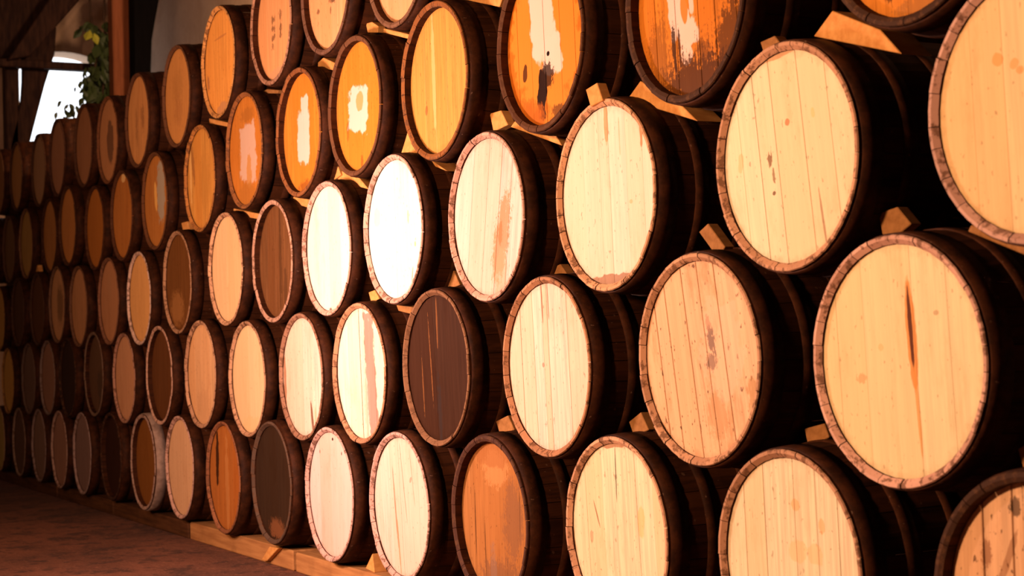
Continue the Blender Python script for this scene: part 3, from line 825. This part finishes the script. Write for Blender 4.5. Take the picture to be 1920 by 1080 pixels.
# ------------------------------------------------------------------ wedges and blocks between the rows
W = [
 ('wedge', [(1525, 68), (1560, 20), (1650, 56), (1690, 101)], .10, .10, 0, 'large orange lit wedge under the first barrel of the fourth row'),
 ('wedge', [(1175, 187), (1200, 152), (1276, 196), (1307, 227)], .10, .10, 0, 'large wedge under the orange head with the torn pale patch'),
 ('block', [(1425, 79), (1452, 67), (1468, 88), (1433, 104)], .03, .07, 1, 'small block on the upper left of the second middle row barrel'),
 ('block', [(1098, 168), (1119, 155), (1130, 188), (1107, 200)], .0, .05, 0, 'square block above the bright cream head with drips'),
 ('wedge', [(957, 238), (968, 223), (1042, 254), (1053, 273)], .10, .09, 0, 'long pale wedge under the orange head with black scorch'),
 ('block', [(918, 213), (939, 207), (952, 234), (925, 247)], .09, .05, 0, 'square block above the pale pinkish middle row head'),
 ('wedge', [(752, 288), (764, 248), (802, 296), (838, 321)], .09, .09, 0, 'bright wedge under the glossy amber head'),
 ('block', [(616, 316), (632, 308), (639, 328), (622, 340)], .09, .05, 0, 'bright block left of the wedge under the white ring patch head'),
 ('wedge', [(633, 339), (637, 320), (669, 329), (691, 355)], .10, .08, 0, 'bright wedge under the orange head with white ring patch'),
 ('wedge', [(547, 380), (550, 369), (584, 374), (592, 394)], .10, .08, 0, 'wedge under the orange head with a tall pale patch'),
 ('wedge', [(437, 402), (438, 391), (486, 401), (484, 411)], .08, .08, 0, 'thin orange wedge under the peeling grey patch head'),
 ('block', [(340, 418), (351, 415), (356, 432), (343, 433)], .09, .05, 0, 'small block under the golden brown streaked head'),
 ('block', [(65, 499), (71, 497), (73, 509), (66, 510)], .06, .05, 0, 'tiny pale block between barrels near the left edge'),
 ('wedge', [(392, 222), (428, 230), (428, 238), (393, 231)], .08, .08, 0, 'thin orange wedge under the bright orange top row head'),
 ('wedge', [(484, 175), (501, 167), (522, 169), (520, 175)], .10, .07, 1, 'small wedge under the top row head with faint lettering'),
 ('wedge', [(596, 117), (606, 108), (632, 120), (627, 132), (596, 127)], .10, .08, 0, 'pinkish wedge under the top row head with stencilled marks'),
 ('block', [(686, 44), (697, 41), (709, 49), (708, 61), (689, 61)], .10, .06, 0, 'orange block left of the cut off top row barrel'),
 ('wedge', [(719, 53), (766, 64), (766, 73), (719, 61)], .10, .08, 0, 'thin wedge under the cut off top row barrel'),
 ('wedge', [(868, -6), (942, -4), (936, 13), (868, -1)], .10, .08, 0, 'pale wedge tip at the top edge above the glossy amber head'),
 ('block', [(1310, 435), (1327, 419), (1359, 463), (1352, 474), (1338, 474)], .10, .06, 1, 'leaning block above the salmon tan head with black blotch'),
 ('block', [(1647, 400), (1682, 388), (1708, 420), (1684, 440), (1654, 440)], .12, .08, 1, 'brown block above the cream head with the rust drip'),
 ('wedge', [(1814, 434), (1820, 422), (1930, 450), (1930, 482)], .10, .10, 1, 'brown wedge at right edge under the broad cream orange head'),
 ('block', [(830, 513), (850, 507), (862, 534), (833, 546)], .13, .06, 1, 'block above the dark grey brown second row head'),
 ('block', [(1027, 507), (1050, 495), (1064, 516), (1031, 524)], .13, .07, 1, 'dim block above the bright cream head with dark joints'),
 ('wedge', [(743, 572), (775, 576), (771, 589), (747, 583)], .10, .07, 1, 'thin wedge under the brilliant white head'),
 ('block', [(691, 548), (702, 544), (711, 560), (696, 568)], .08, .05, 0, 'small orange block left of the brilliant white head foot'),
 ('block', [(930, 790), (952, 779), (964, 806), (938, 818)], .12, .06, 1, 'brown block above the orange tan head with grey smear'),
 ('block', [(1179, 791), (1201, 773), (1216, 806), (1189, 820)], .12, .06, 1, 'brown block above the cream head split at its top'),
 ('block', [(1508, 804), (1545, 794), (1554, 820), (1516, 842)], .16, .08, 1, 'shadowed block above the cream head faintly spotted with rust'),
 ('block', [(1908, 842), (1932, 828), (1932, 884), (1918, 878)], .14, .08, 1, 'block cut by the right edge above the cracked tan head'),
 ('wedge', [(685, 1066), (698, 1038), (702, 1074)], .075, .06, 0, 'small upright chock on the rail beside the smooth pinkish cream head'),
 ('wedge', [(490, 1050), (505, 1025), (522, 1028), (500, 1052)], .03, .024, 0, 'small chock leaning on the rail below the blackened head'),
]
for kind, pts, y0, dep, old, lab in W:
    nm = 'wooden_wedge' if kind == 'wedge' else 'wooden_block'
    dep = min(dep, .035) if kind == 'block' else dep
    wp = [on_y(x, y, y0) for x, y in pts]
    c = sum((Vector(p) for p in wp), Vector()) / len(wp)
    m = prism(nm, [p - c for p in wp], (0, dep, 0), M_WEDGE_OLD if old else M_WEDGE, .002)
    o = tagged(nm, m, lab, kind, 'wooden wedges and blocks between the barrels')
    o.location = c
